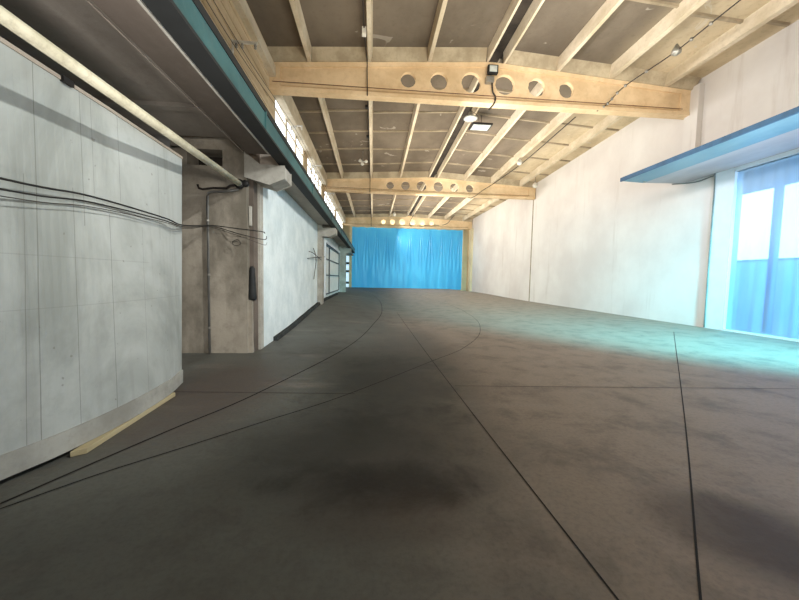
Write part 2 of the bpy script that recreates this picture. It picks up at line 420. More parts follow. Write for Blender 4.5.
# dark kerb along the foot of the white walls
bm = bm_new(); Ls = []
ys = [8.0+(22.6-8.0)*i/30 for i in range(31)]
for y in ys:
    x = -2.26 - .1*(y-8)/15; z = floor_z(x, y); h = .09 + .02*noise.noise(Vector((y*2, 0, 0)))
    Ls.append([bm.verts.new(q) for q in ((x-.05, y, z-.02), (x-.05, y, z+h), (x+.06, y, z+h), (x+.09, y, z-.02))])
for A, B in zip(Ls, Ls[1:]):
    for j in range(4): bm.faces.new((A[j], A[(j+1) % 4], B[(j+1) % 4], B[j]))
bm.faces.new(Ls[0][::-1]); bm.faces.new(Ls[-1]); struct('baseboard_left_far', bm, M['kerb'])

# barred window in the far white wall
t = bpy.data.objects.new('window_1', None); COL.objects.link(t); t.location = (-2.3, 19, 1); t['_w'] = (-2.3, 19, 1); t['kind'] = 'structure'
X0 = -2.34; GY0, GY1, GZ0, GZ1 = 16.9, 23.6, .62, 3.16
bm = bm_new(); box(bm, X0-.06, X0-.01, GY0, GY1, GZ0, GZ1); mesh('pane', bm, M['grille_pane'], t)
bm = bm_new()
for z in (GZ0, .62+.95, .62+1.75, GZ1-.12): box(bm, X0-.01, X0+.04, GY0, GY1, z, z+.055)
for y in (GY0, 18.3, GY1-.1): box(bm, X0-.01, X0+.045, y, y+.09, GZ0, GZ1)
mesh('window_bars', bm, M['grille_bar'], t)
bm = bm_new(); box(bm, X0-.02, X0+.07, GY0-.1, GY1+.1, GZ1, GZ1+.12); box(bm, X0-.02, X0+.05, GY0-.18, GY0, GZ0-.1, GZ1+.12); box(bm, X0-.02, X0+.05, GY1, GY1+.15, GZ0-.1, GZ1+.12)
mesh('window_frame', bm, M['frame_white'], t)
bm = bm_new()
for i in range(14): box(bm, X0-.01, X0+.05, GY0+.1+i*.43, GY0+.28+i*.43, GZ1-.06, GZ1-.01)
mesh('blind_hooks', bm, M['grille_bar'], t)

# mezzanine deck over the side bay behind the girder
bm = bm_new(); box(bm, -4.3, -2.3, 6.6, 41, 4.06, 4.2); struct('ceiling_side_bay', bm, M['soffit'])
bm = bm_new(); box(bm, -2.34, -1.82, 7.2, 30, 3.70, 4.05); struct('trim_13', bm, M['soffit'])

# ------------------------------------------------------------------ crane girder
t = thing('crane_girder', 'long teal steel girder with black top rail carried on the column corbels', 'girder', (-1.7, 12, 3.62))
GA, GB = -4.0, 30.0
bm = bm_new(); box(bm, -1.68, -1.62, GA, GB, 3.66, 3.90); mesh('web', bm, M['teal'], t)
bm = bm_new(); box(bm, -1.82, -1.60, GA, GB, 3.61, 3.645); mesh('bottom_flange', bm, M['dark_flange'], t)
bm = bm_new(); box(bm, -1.655, -1.615, GA, GB, 3.645, 3.69); mesh('lower_lip', bm, M['teal'], t)
bm = bm_new(); box(bm, -1.80, -1.61, GA, GB, 3.90, 3.99); mesh('top_rail', bm, M['black_steel'], t)
for y in (5.3, 9.2, 13.3, 17.3, 21.3):
    bm = bm_new(); box(bm, -1.625, -1.60, y, y+.04, 3.645, 3.92); mesh('stiffener', bm, M['teal'], t)

# ------------------------------------------------------------------ pipe, conduit, cables by the near wall
t = thing('overhead_pipe', 'long cream painted pipe running above the curved wall to the column', 'pipe', (-2.4, 3, 3.18))
bm = bm_new(); tube(bm, [(-2.1, -4, 2.93), (-2.1, 2.0, 2.93), (-2.13, 3.4, 2.95), (-2.46, 6.52, 3.17)], [.043, .043, .044, .052], 20); mesh('pipe_body', bm, M['pipe'], t, True)
bm = bm_new(); lathe(bm, (-2.46, 6.55, 3.17), [(.05, -.03), (.085, -.02), (.085, .03), (.05, .04)], 16, 'Y')
lathe(bm, (-2.36, 6.56, 3.18), [(.03, -.04), (.06, -.03), (.06, .03), (.03, .05)], 12, 'Y'); mesh('valve', bm, M['black'], t, True)
bm = bm_new(); box(bm, -2.56, -2.5, 3.04, 3.14, 3.03, 3.075); mesh('clamp', bm, M['black'], t)

bm = bm_new(); P = [(-3.07, 6.64, .01), (-3.07, 6.64, 2.94), (-3.055, 6.64, 3.0), (-3.0, 6.64, 3.03), (-2.75, 6.62, 3.04), (-2.5, 6.6, 3.08)]
t = thing('wall_conduit', 'thin grey conduit climbing the face of the wide rough column', 'conduit', (-3.07, 6.64, 0))
tube(bm, P, .022, 10); mesh('conduit_tube', bm, M['grey_pipe'], t, True)
bm = bm_new(); tube(bm, [(-3.22, 6.6, 3.14), (-3.2, 6.6, 3.08), (-3.13, 6.6, 3.06), (-2.95, 6.6, 3.09), (-2.7, 6.58, 3.09), (-2.64, 6.58, 3.14), (-2.5, 6.56, 3.15)], .02, 8); mesh('hooked_arm', bm, M['wire_dark'], t, True)
for z in (.5, 1.5, 2.5):
    bm = bm_new(); lathe(bm, (-3.07, 6.64, z), [(.026, -.02), (.032, -.015), (.032, .015), (.026, .02)], 10); mesh('pipe_clip', bm, M['steel'], t)
def cable(lab, pts, r, mat, name='cable', group=None, cat='cable'):
    bm = bm_new(); tube(bm, smooth(pts, 8), r, 6)
    return tag(mesh(name, bm, mat, shade=True, base=pts[0]), lab, cat, group)
cable('upper thick black cable stretched across the curved wall', [(-2.50, .5, 2.06), (-2.45, 2.48, 2.105), (-2.42, 3.16, 2.15), (-2.43, 4.2, 2.15), (-2.48, 4.72, 2.14), (-2.95, 6.53, 2.40), (-2.5, 6.56, 2.36), (-2.08, 6.58, 2.32), (-2.02, 6.58, 2.29)], .0085, M['black'])
cable('middle black cable stretched across the curved wall', [(-2.50, .5, 1.98), (-2.45, 2.48, 2.035), (-2.42, 3.16, 2.10), (-2.43, 4.2, 2.12), (-2.47, 4.72, 2.12), (-2.92, 6.52, 2.38), (-2.5, 6.55, 2.27), (-2.08, 6.6, 2.18), (-2.0, 6.6, 2.2), (-2.0, 6.6, 2.24)], .007, M['black'])
cable('thinnest lowest wire stretched across the curved wall', [(-2.50, .5, 1.93), (-2.45, 2.48, 1.99), (-2.42, 3.16, 2.06), (-2.43, 4.2, 2.10), (-2.46, 4.72, 2.10), (-2.95, 6.5, 2.36), (-2.4, 6.55, 2.2), (-2.05, 6.6, 2.08), (-1.99, 6.6, 2.12)], .004, M['wire_dark'])
cable('curled end of wire hanging off the wide rough column', [(-2.62, 6.6, 2.12), (-2.5, 6.55, 2.16), (-2.45, 6.55, 2.08), (-2.55, 6.56, 2.05), (-2.6, 6.56, 2.1), (-2.48, 6.56, 2.14)], .005, M['wire_dark'])
t = thing('wire_hook', 'thin dark bent wires sticking out of the white wall panel before the second column', 'wire', (-2.3, 13.5, 2.4))
for P in ([(-2.34, 12.6, 2.42), (-2.2, 12.9, 2.36), (-2.2, 15.2, 2.18)], [(-2.34, 12.3, 2.14), (-2.2, 12.8, 2.2), (-2.2, 15.8, 2.42)], [(-2.3, 13.4, 2.6), (-2.22, 13.5, 2.2), (-2.3, 13.5, 1.4)]):
    bm = bm_new(); tube(bm, smooth(P, 6), .013, 6); mesh('wire', bm, M['wire_dark'], t, True)

# ------------------------------------------------------------------ upper left wall with clerestory
bm = bm_new(); box(bm, -3.75, -3.5, -6, 11.9, 4.15, 9.3)
for z in (6.55, 6.95, 7.3, 7.62, 7.95): box(bm, -3.51, -3.47, -6, 11.7, z, z+.22)
struct('wall_upper_left', bm, M['beige'])
bm = bm_new(); box(bm, -3.52, -3.3, -6, 12, 8.05, 8.4); box(bm, -3.52, -3.22, 12, 41, 7.72, 8.4); struct('trim_14', bm, M['rib'])
bm = bm_new(); box(bm, -3.75, -3.5, 11.9, 41, 4.15, 6.9); box(bm, -3.75, -3.5, 11.9, 41, 8.05, 9.2); struct('wall_upper_left_far', bm, M['rib'])
wn = 2
for a, b in ((12.5, 17.6), (18.4, 23.6), (24.8, 31.5), (32.5, 39.4)):
    t = bpy.data.objects.new('window_%d' % wn, None); COL.objects.link(t); t.location = (-3.6, a, 7); t['_w'] = (-3.6, a, 7); t['kind'] = 'structure'; wn += 1
    bm = bm_new(); box(bm, -3.62, -3.58, a, b, 6.9, 7.8); mesh('pane', bm, M['pane_day'], t)
    bm = bm_new(); n = int((b-a)/1.3)
    for i in range(n+1): yy = a+(b-a-.06)*i/n; box(bm, -3.57, -3.52, yy, yy+.2, 6.9, 7.8)
    box(bm, -3.57, -3.52, a, b, 7.38, 7.46); mesh('window_frame', bm, M['rib'], t)
bm = bm_new()
for a, b in ((11.9, 12.5), (17.6, 18.4), (23.6, 24.8), (31.5, 32.5), (39.4, 41)): box(bm, -3.75, -3.5, a, b, 6.9, 8.05)
struct('trim_15', bm, M['beige'])
# insulator brackets
for i, (y, z, ln, lab) in enumerate([(8.88, 7.12, .62, 'nearest steel insulator bracket, on the beige upper wall'), (14.8, 7.72, .5, 'steel insulator bracket just past the nearest roof beam'),
                                     (19.7, 7.68, .55, 'steel insulator bracket just before the second roof beam'), (26, 7.7, .55, 'small steel bracket just past the second roof beam'), (31.4, 7.8, .6, 'farthest small steel bracket high on the left wall')]):
    t = thing('insulator_bracket', lab, 'bracket', (-3.5, y, z), 'brackets along the upper left wall')
    bm = bm_new(); box(bm, -3.5, -3.5+ln, y-.03, y+.03, z-.02, z+.03); box(bm, -3.5, -3.45, y-.04, y+.04, z-.25, z+.05)
    mesh('arm', bm, M['white_enamel'], t, bevel=.006)
    for q in (.2, .42, .92):
        bm = bm_new(); x = -3.5+ln*q; lathe(bm, (x, y, z-.14), [(.012, 0), (.035, .02), (.02, .05), (.04, .07), (.02, .12)], 10); mesh('insulator', bm, M['white_enamel'] if i else M['steel'], t, True)
for j, x in enumerate((-3.38, -3.24)):
    cable(('outer' if j else 'inner') + ' thin dark bus wire strung under the left wall brackets', [(x, 5, 6.98), (x, 8.88, 6.97), (x, 14.8, 7.5), (x, 19.7, 7.5), (x, 31, 7.6)], .008, M['wire_dark'], 'bus_wire')

# ------------------------------------------------------------------ roof: beams
XM = 4.0
def btop(e, a, x): return a - (a-e)*abs(x-XM)/(XM+3.5 if x < XM else XR-XM)
BEAMS = [(12.1, 7.64, 8.5, 9.0), (24.2, 7.40, 8.18, 8.6), (39.9, 7.44, 8.32, 8.66)]
def roof_beam(y, zb, e, a, lab):
    t = thing('roof_beam', lab, 'beam', (XM, y, zb), 'pierced roof beams')
    cu = bpy.data.curves.new('c', 'CURVE'); cu.dimensions = '2D'; cu.fill_mode = 'BOTH'; cu.extrude = .08; cu.resolution_u = 12
    def poly(pts):
        s = cu.splines.new('POLY'); s.points.add(len(pts)-1); s.use_cyclic_u = True
        for p, q in zip(s.points, pts): p.co = (q[0], q[1], 0, 1)
    xl, xr = -3.5, XR-.05
    poly([(xl, zb+.1), (xr, zb+.1), (xr, e-.06), (XM+1, a-.1), (XM, a-.06), (XM-1, a-.1), (xl, e-.06)])
    zc = zb + (a-zb)*.49
    for hx, r in ((1.1, .26), (2.17, .30), (3.3, .345), (4.5, .345), (5.65, .31), (6.75, .275)):
        c = zc + .04 - .02*abs(hx-4)
        poly([(hx+r*math.cos(q*PI/18)*(1+.03*math.sin(q*2.1)), c+r*math.sin(q*PI/18)) for q in range(36)])
    o = bpy.data.objects.new('c', cu); COL.objects.link(o)
    dg = bpy.context.evaluated_depsgraph_get(); me = bpy.data.meshes.new_from_object(o.evaluated_get(dg))
    bpy.data.objects.remove(o)
    bm = bm_new(); bm.from_mesh(me); bpy.data.meshes.remove(me)
    for v in bm.verts: v.co = Vector((v.co.x, y+v.co.z, v.co.y))
    bmesh.ops.remove_doubles(bm, verts=bm.verts, dist=1e-4)
    mesh('web', bm, M['beam'], t)
    bm = bm_new(); hexa(bm, [(xl, y-.17, zb), (xr, y-.17, zb), (xr, y+.17, zb), (xl, y+.17, zb), (xl, y-.17, zb+.12), (xr, y-.17, zb+.12), (xr, y+.17, zb+.12), (xl, y+.17, zb+.12)])
    hexa(bm, [(xl, y-.17, zb+.12), (xr, y-.17, zb+.12), (xr, y+.17, zb+.12), (xl, y+.17, zb+.12), (xl, y-.08, zb+.22), (xr, y-.08, zb+.22), (xr, y+.08, zb+.22), (xl, y+.08, zb+.22)])
    mesh('bottom_flange', bm, M['beam'], t)
    bm = bm_new(); s = [(xl, e), (XM-1.2, a-.06), (XM, a), (XM+1.2, a-.06), (xr, e)]
    for (x0, z0), (x1, z1) in zip(s, s[1:]):
        hexa(bm, [(x0, y-.14, z0-.13), (x1, y-.14, z1-.13), (x1, y+.14, z1-.13), (x0, y+.14, z0-.13), (x0, y-.17, z0), (x1, y-.17, z1), (x1, y+.17, z1), (x0, y+.17, z0)])
    mesh('top_flange', bm, M['beam'], t)
    # raised end block by the right wall
    bm = bm_new(); box(bm, xr-.5, xr, y-.15, y+.15, zb+.1, e-.05); box(bm, xl, xl+.35, y-.15, y+.15, zb+.1, e-.05); mesh('end_blocks', bm, M['beam'], t)
    return t
for b, lab in zip(BEAMS, ('nearest cream roof beam, pierced by six round holes, floodlight on it', 'second cream roof beam with six round holes, midway down the hall', 'farthest cream roof beam with six holes, above the blue sheet')):
    roof_beam(*b, lab)
for (y, zb, e, a), q in zip(BEAMS, ('nearest', 'second', 'farthest')):
    bm = bm_new(); tube(bm, [(-3.4, y-.18, zb+.26), (XM, y-.18, zb+.23), (XR-.5, y-.18, zb+.2)], .012, 5)
    tag(mesh('beam_cable', bm, M['wire_brown'], base=(0, y, zb)), 'thin brown cable clipped along the lower edge of the %s roof beam' % q, 'cable')

# ------------------------------------------------------------------ roof: slab and ribs, bay by bay
ST = [(-6.0, 8.5, 9.0), (12.1, 8.5, 9.0), (24.2, 8.18, 8.6), (39.9, 8.32, 8.66), (41.2, 8.32, 8.66)]
def roofz(x, y):
    for (a, e0, p0), (b, e1, p1) in zip(ST, ST[1:]):
        if y <= b or b == 41.2:
            t = (y-a)/(b-a); return btop(e0+(e1-e0)*t, p0+(p1-p0)*t, x)
RD = .35
bm = bm_new(); ys = [-6, 0, 6, 12.1, 18, 24.2, 32, 39.9, 41.2]; xs = [-3.75, -3.5, 0, 3.86, 4.42, 8, 11.6, 11.85]
g = [[bm.verts.new((x, y, roofz(max(-3.5, min(11.6, x)), y)+RD)) for x in xs] for y in ys]
g2 = [[bm.verts.new((x, y, roofz(max(-3.5, min(11.6, x)), y)+RD+.15)) for x in xs] for y in ys]
for j in range(len(ys)-1):
    for i in range(len(xs)-1):
        if xs[i] == 3.86: continue
        bm.faces.new((g[j][i], g[j+1][i], g[j+1][i+1], g[j][i+1]))
for j in range(len(ys)-1):
    for i in range(len(xs)-1): bm.faces.new((g2[j][i], g2[j][i+1], g2[j+1][i+1], g2[j+1][i]))
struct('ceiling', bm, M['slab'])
bm = bm_new()
for (a, b) in zip(ys, ys[1:]):
    hexa(bm, [(3.84, a, roofz(4.1, a)+.36), (4.44, a, roofz(4.1, a)+.36), (4.44, b, roofz(4.1, b)+.36), (3.84, b, roofz(4.1, b)+.36),
              (3.84, a, roofz(4.1, a)+.46), (4.44, a, roofz(4.1, a)+.46), (4.44, b, roofz(4.1, b)+.46), (3.84, b, roofz(4.1, b)+.46)])
struct('trim_16', bm, M['slot'])
RX = [(-2.2, 'first'), (-.22, 'second'), (1.8, 'third'), (3.82, 'fourth'), (4.42, 'fifth'), (6.35, 'sixth'), (8.3, 'seventh'), (10.4, 'eighth')]
BAYS = [(-5.9, 11.93, 'in the bay overhead before the nearest beam', [0.6, 3.5, 6.4, 9.2]), (12.27, 24.03, 'between the nearest and the second beam', [14.0, 15.8, 17.8, 19.9, 22.2]),
        (24.37, 39.73, 'between the second and the farthest beam', [27.0, 29.6, 32.3, 35, 37.5])]
for (a, b, where, cross) in BAYS:
    for i, (x, num) in enumerate(RX):
        t = thing('roof_rib', '%s lengthwise roof rib from the left, %s' % (num, where), 'rib', (x, (a+b)/2, roofz(x, (a+b)/2)), 'lengthwise roof ribs')
        h = .05 if i in (3, 4) else (.085 if i < 6 else .12); bm = bm_new()
        za, zb = roofz(x, a), roofz(x, b)
        hexa(bm, [(x-h*.7, a, za), (x+h*.7, a, za), (x+h*.7, b, zb), (x-h*.7, b, zb), (x-h*1.25, a, za+RD+.03), (x+h*1.25, a, za+RD+.03), (x+h*1.25, b, zb+RD+.03), (x-h*1.25, b, zb+RD+.03)])
        mesh('rib_body', bm, M['rib'], t)
        if i == 3: continue
        x1 = RX[i+1][0] if i+1 < len(RX) else 11.6
        segs = [(x+h, x1-.08)]
        if i == 0: segs.append((-3.5, x-h))
        for (p, q) in segs:
            for y in cross:
                y += random.uniform(-.15, .15); bm = bm_new(); zp, zq = roofz(p, y)+RD, roofz(q, y)+RD
                hexa(bm, [(p, y-.035, zp-.06), (q, y-.035, zq-.06), (q, y+.035, zq-.06), (p, y+.035, zp-.06), (p, y-.06, zp+.02), (q, y-.06, zq+.02), (q, y+.06, zq+.02), (p, y+.06, zp+.02)])
                mesh('cross_rib', bm, M['cross_rib'], t)
            for y, d in ((a, 1), (b, -1)):   # end diaphragms over the beams
                bm = bm_new(); yy = y+d*.22; zp, zq = roofz(p, y), roofz(q, y)
                hexa(bm, [(p, y-.16*d, zp), (q, y-.16*d, zq), (q, y+d*.05, zq), (p, y+d*.05, zp), (p, y-.16*d, zp+RD+.01), (q, y-.16*d, zq+RD+.01), (q, yy, zq+RD+.01), (p, yy, zp+RD+.01)])
                mesh('end_haunch', bm, M['haunch'], t)

# ------------------------------------------------------------------ right wall, door, canopy
DY0, DY1, DZ = 3.6, 10.33, 5.15
bm = bm_new(); box(bm, XR, XR+.3, -6, DY0, 0, 9.4); struct('wall_right_near', bm, M['right'])
bm = bm_new(); box(bm, XR, XR+.3, DY1, 41.2, 0, 9.4); struct('wall_right', bm, M['right'])
bm = bm_new(); box(bm, XR, XR+.3, DY0, DY1, DZ, 9.4); struct('wall_right_upper', bm, M['right'])
bm = bm_new(); box(bm, XR-.2, XR+.01, 11.62, 12.15, 5.3, 8.6)
struct('trim_17', bm, M['right'])
bm = bm_new(); box(bm, XR-.012, XR, 24.35, 24.47, 0, 8.2); struct('trim_18', bm, M['cross_rib'])
bm = bm_new(); box(bm, XR-.04, XR+.2, DY1-.03, 10.94, 0, 5.28); box(bm, XR-.04, XR+.2, DY0, DY1, DZ, 5.28); box(bm, XR-.04, XR+.2, DY0-.5, DY0, 0, 5.28)
box(bm, XR-.06, XR+.2, DY0, DY1, 0, .05)
struct('trim_19', bm, M['frame_white'])
t = bpy.data.objects.new('door_1', None); COL.objects.link(t); t.location = (XR, 7, 0); t['_w'] = (XR, 7, 0); t['kind'] = 'structure'
bm = bm_new(); box(bm, XR+1.0, XR+1.05, 2.6, 12.0, 2.35, 4.6); mesh('upper_glazing', bm, M['outer_glow'], t)
bm = bm_new(); box(bm, XR+1.0, XR+1.05, 2.6, 12.0, 0.0, 2.3); mesh('lower_leaf', bm, M['outer_blue'], t)
bm = bm_new()
for y in (9.72, 8.1, 6.4, 4.8): box(bm, XR+.9, XR+1.0, y, y+.2, 0, 5.2)
box(bm, XR+.93, XR+1.0, 2.6, 12, 2.3, 2.36)
mesh('posts', bm, M['outer_dark'], t)
bm = bm_new(); box(bm, XR+.95, XR+1.06, 2.6, 12, 4.6, 5.4); mesh('header', bm, M['outer_dark'], t)
# plastic film with light vertical folds
bm = bm_new(); nx_, nz_ = 150, 26; G = []
for j in range(nz_+1):
    z = .04 + (DZ-.04)*j/nz_; row = []
    for i in range(nx_+1):
        y = DY0-.02 + (DY1-DY0+.03)*i/nx_
        d = .03*noise.noise(Vector((y*3.2, z*.25, 0))) + .012*math.sin(y*19+math.sin(z*.7)) + .015*noise.noise(Vector((y*9, z*.3, 4)))
        row.append(bm.verts.new((XR+.055+d*.7, y, z)))
    G.append(row)
for j in range(nz_):
    for i in range(nx_): bm.faces.new((G[j][i], G[j][i+1], G[j+1][i+1], G[j+1][i]))
tag(mesh('plastic_film', bm, M['film'], shade=True, base=(XR+.1, 7, 0)), 'translucent pale blue plastic film covering the big door under the blue canopy', 'plastic sheet')

t = thing('door_canopy', 'long blue metal canopy over the film covered door', 'canopy', (XR, 8, 5.3))
CA, CB = 2.0, 12.2
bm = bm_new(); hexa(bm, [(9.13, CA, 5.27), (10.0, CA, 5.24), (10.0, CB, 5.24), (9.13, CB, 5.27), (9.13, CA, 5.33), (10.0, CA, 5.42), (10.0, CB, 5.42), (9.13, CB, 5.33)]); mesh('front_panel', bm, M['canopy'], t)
bm = bm_new(); hexa(bm, [(10.0, CA, 5.24), (XR, CA, 5.28), (XR, CB, 5.28), (10.0, CB, 5.24), (10.0, CA, 5.42), (XR, CA, 5.5), (XR, CB, 5.5), (10.0, CB, 5.42)]); mesh('underside', bm, M['canopy_soffit'], t)
bm = bm_new(); box(bm, 9.09, 9.15, CA, CB+.01, 5.25, 5.38); mesh('edge_trim', bm, M['outer_dark'], t)
bm = bm_new(); lathe(bm, (9.9, 12.0, 5.19), [(.02, 0), (.05, .02), (.05, .06)], 10); mesh('fixing', bm, M['steel'], t)
bm = bm_new(); tube(bm, smooth([(XR-.5, 12.15, 5.22), (XR-.1, 11.6, 5.17), (XR-.08, 11.0, 5.2), (XR-.06, 10.94, 5.1), (XR-.06, 10.93, 3), (XR-.06, 10.92, 0.02)], 6), .022, 6)
tag(mesh('door_conduit', bm, M['grey_pipe'], shade=True, base=(XR-.06, 10.9, 0)), 'thin grey conduit running down the right wall beside the door frame', 'conduit')

# ------------------------------------------------------------------ far end
bm = bm_new(); box(bm, -2.9, XR+.3, 41.0, 41.3, 0, 9.3); box(bm, -3.75, -2.9, 41.0, 41.3, 4.2, 9.3); struct('wall_back', bm, M['back'])
bm = bm_new(); box(bm, -2.8, -2.5, 40.1, 40.5, .2, 7.45); struct('trim_20', bm, M['beam'])
bm = bm_new(); box(bm, 10.6, 10.75, 40.4, 41.0, .1, 8.3); box(bm, XR-.25, XR, 39.3, 40.3, .1, 7.5); struct('trim_21', bm, M['back'])
t = bpy.data.objects.new('window_6', None); COL.objects.link(t); t.location = (-3.2, 41, 1); t['_w'] = (-3.2, 41, 1); t['kind'] = 'structure'
bm = bm_new(); box(bm, -3.7, -2.85, 40.95, 41.0, .3, 4.2); mesh('pane', bm, M['pane_soft'], t)
bm = bm_new()
for z in (.75, 2.1, 3.05): box(bm, -3.7, -2.85, 40.88, 40.95, z, z+.28)
mesh('window_bars', bm, M['grille_bar'], t)

# blue tarpaulin with gathers hanging from the top edge
bm = bm_new(); nx_, nz_ = 240, 60; G = []
TX0, TX1, TZ0, TZ1 = -2.5, 10.62, .3, 7.42
random.seed(3); pins = [(TX0 + (TX1-TX0)*q, random.uniform(.6, 1.3)) for q in (.03, .13, .22, .31, .40, .52, .62, .70, .81, .9, .97)]
for j in range(nz_+1):
    v = j/nz_; z = TZ0+(TZ1-TZ0)*v; row = []
    for i in range(nx_+1):
        x = TX0+(TX1-TX0)*i/nx_
        d = .03*noise.noise(Vector((x*1.4, z*.12, 1))) + .006*noise.noise(Vector((x*5, z*.2, 5)))
        for px, s in pins:
            u = (x-px)/(.12+.9*(1-v)); d += s*.10*math.exp(-u*u*2.2)*math.cos(u*9)*max(0, v-.25)
        d += .03*noise.noise(Vector((x*.5+z*.45, z*.25-x*.3, 2)))
        sag = .05*math.sin(i/nx_*PI*11)**2 if j == nz_ else 0
        row.append(bm.verts.new((x, 40.35-d, z-sag)))
    G.append(row)
for j in range(nz_):
    for i in range(nx_): bm.faces.new((G[j][i], G[j][i+1], G[j+1][i+1], G[j+1][i]))
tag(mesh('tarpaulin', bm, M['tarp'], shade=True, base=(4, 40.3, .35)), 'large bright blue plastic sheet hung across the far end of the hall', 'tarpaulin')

# ------------------------------------------------------------------ lamps and wiring on the roof
t = thing('floodlight', 'square floodlight mounted on the nearest roof beam between the round holes', 'lamp', (3.95, 11.9, 8.75))
bm = bm_new(); box(bm, 3.78, 4.14, 11.72, 11.86, 8.52, 8.80); mesh('housing', bm, M['black'], t, bevel=.02)
bm = bm_new(); box(bm, 3.83, 4.09, 11.705, 11.72, 8.56, 8.76); mesh('glass', bm, M['lamp_glass'], t, bevel=.004)
bm = bm_new(); box(bm, 3.76, 4.04, 11.8, 12.0, 8.28, 8.47); mesh('ballast_box', bm, M['steel'], t, bevel=.02)
bm = bm_new(); tube(bm, [(3.96, 11.86, 8.66), (3.96, 11.95, 8.55), (3.96, 12.0, 8.4)], .02, 6); mesh('bracket', bm, M['steel'], t)
cable('short dark cable end dangling below the floodlight beam', [(3.98, 11.88, 8.35), (4.02, 11.88, 8.0), (4.12, 11.88, 7.82), (4.08, 11.88, 7.6), (3.9, 11.88, 7.38)], .028, M['wire_dark'])

t = thing('pendant_lamp', 'round glass bay lamp hanging from the dark ridge slot behind the floodlight', 'lamp', (4.1, 14.9, 8.5))
bm = bm_new(); lathe(bm, (4.1, 14.9, 8.42), [(.26, 0), (.3, .03), (.27, .08), (.12, .16)], 20); mesh('dish', bm, M['lamp_glass'], t, True)
bm = bm_new(); lathe(bm, (4.1, 14.9, 8.56), [(.09, 0), (.1, .1), (.07, .22)], 14); mesh('cap', bm, M['steel'], t, True)
bm = bm_new(); tube(bm, [(4.1, 14.9, 8.78), (4.1, 14.9, 9.2)], .015, 6); tube(bm, smooth([(4.1, 14.9, 8.8), (4.5, 15.2, 8.75), (4.7, 15.6, 8.65)], 6), .012, 5); mesh('suspension', bm, M['wire_dark'], t)
t = thing('panel_lamp', 'flat rectangular lamp in a dark frame beside the round bay lamp', 'lamp', (4.85, 15.8, 8.6))
bm = bm_new(); box(bm, 4.4, 5.35, 15.6, 16.3, 8.58, 8.66); mesh('frame', bm, M['black'], t, bevel=.02)
bm = bm_new(); box(bm, 4.47, 5.28, 15.66, 16.24, 8.57, 8.585); mesh('diffuser', bm, M['lamp_glass'], t)
bm = bm_new(); tube(bm, [(4.9, 15.95, 8.66), (4.9, 15.95, 9.2)], .015, 6); mesh('hanger', bm, M['wire_dark'], t)

t = thing('cluster_lamp', 'white three armed lamp cluster hanging in the second left roof bay', 'lamp', (-.68, 20.2, 8.2))
for q in range(3):
    an = q*2*PI/3+.4; bm = bm_new(); c = (-.68+.2*math.cos(an), 20.2+.1*math.sin(an), 8.18+.14*math.sin(an))
    tube(bm, [(-.68, 20.2, 8.18), c], .03, 8); lathe(bm, c, [(.03, .09), (.09, .03), (.1, -.04), (.05, -.09)], 12); mesh('lamp_head', bm, M['white_enamel'], t, True)
bm = bm_new(); tube(bm, [(-.68, 20.2, 8.2), (-.68, 20.2, 8.85)], .02, 6); mesh('stem', bm, M['steel'], t)
def bulb(x, y, z, r, zt, lab):
    t = thing('pendant_lamp', lab, 'lamp', (x, y, z))
    bm = bm_new(); lathe(bm, (x, y, z), [(r*.3, -r), (r*.8, -r*.6), (r, 0), (r*.7, r*.7), (r*.3, r*1.3)], 14); mesh('globe', bm, M['white_enamel'], t, True)
    bm = bm_new(); tube(bm, [(x, y, z+r*1.2), (x, y, zt)], .018, 6); mesh('stem', bm, M['steel'], t)
bulb(2.1, 35, 8.0, .16, 8.9, 'small white globe lamp hanging before the farthest roof beam')
bulb(8.25, 19.3, 8.25, .15, 8.75, 'small lamp on the right roof slope behind the nearest beam')
bulb(10.9, 22.8, 8.0, .17, 8.6, 'small lamp in the corner where the second beam meets the right wall')

t = thing('ceiling_conduit', 'thin cable with junction boxes running along the second left roof rib', 'conduit', (-.3, 10.3, 8.4))
bm = bm_new(); tube(bm, smooth([(-.36, 2, 8.66), (-.36, 8, 8.66), (-.36, 10.3, 8.62), (-.3, 11.8, 8.66), (-.3, 11.88, 8.4), (-.28, 11.88, 7.6)], 5), .018, 6)
tube(bm, [(-.3, 12.3, 8.62), (-.3, 24, 8.22), (-.3, 24.0, 7.4)], .02, 6); tube(bm, [(-.3, 24.5, 8.2), (-.3, 39.6, 8.35), (-.3, 39.7, 7.44)], .025, 6); mesh('cable_run', bm, M['wire_dark'], t)
for (y, z, h) in ((10.3, 8.56, .1), (9.1, 8.62, .04), (14.5, 8.5, .05), (17.2, 8.4, .05)):
    bm = bm_new(); box(bm, -.42, -.30, y-.08, y+.08, z-h, z+h); mesh('junction_box', bm, M['white_enamel'] if h > .08 else M['black'], t, bevel=.01)
t = thing('ceiling_cable', 'dark cable with white clips slanting across the right roof slope to the nearest beam', 'cable', (8.7, 9.8, 8.3))
P = [(8.75, 4, 8.45), (8.71, 7.9, 8.35), (8.74, 9.8, 8.3), (8.4, 11.3, 8.15), (8.2, 11.88, 7.84), (7.9, 12, 7.62)]
bm = bm_new(); tube(bm, smooth(P, 6), .016, 6); mesh('cable_run', bm, M['wire_dark'], t)
S = smooth(P, 6)
for q in (8, 10, 12, 15, 18, 20, 22, 24, 26):
    bm = bm_new(); c = S[min(q, len(S)-1)]; lathe(bm, c, [(.02, -.05), (.045, -.03), (.045, .03), (.02, .05)], 8); mesh('clip', bm, M['steel'], t, True)
bm = bm_new(); lathe(bm, (8.76, 9.75, 8.3), [(.03, -.12), (.12, -.06), (.13, .02), (.08, .1), (.03, .2)], 14); mesh('lamp_body', bm, M['steel'], t, True)
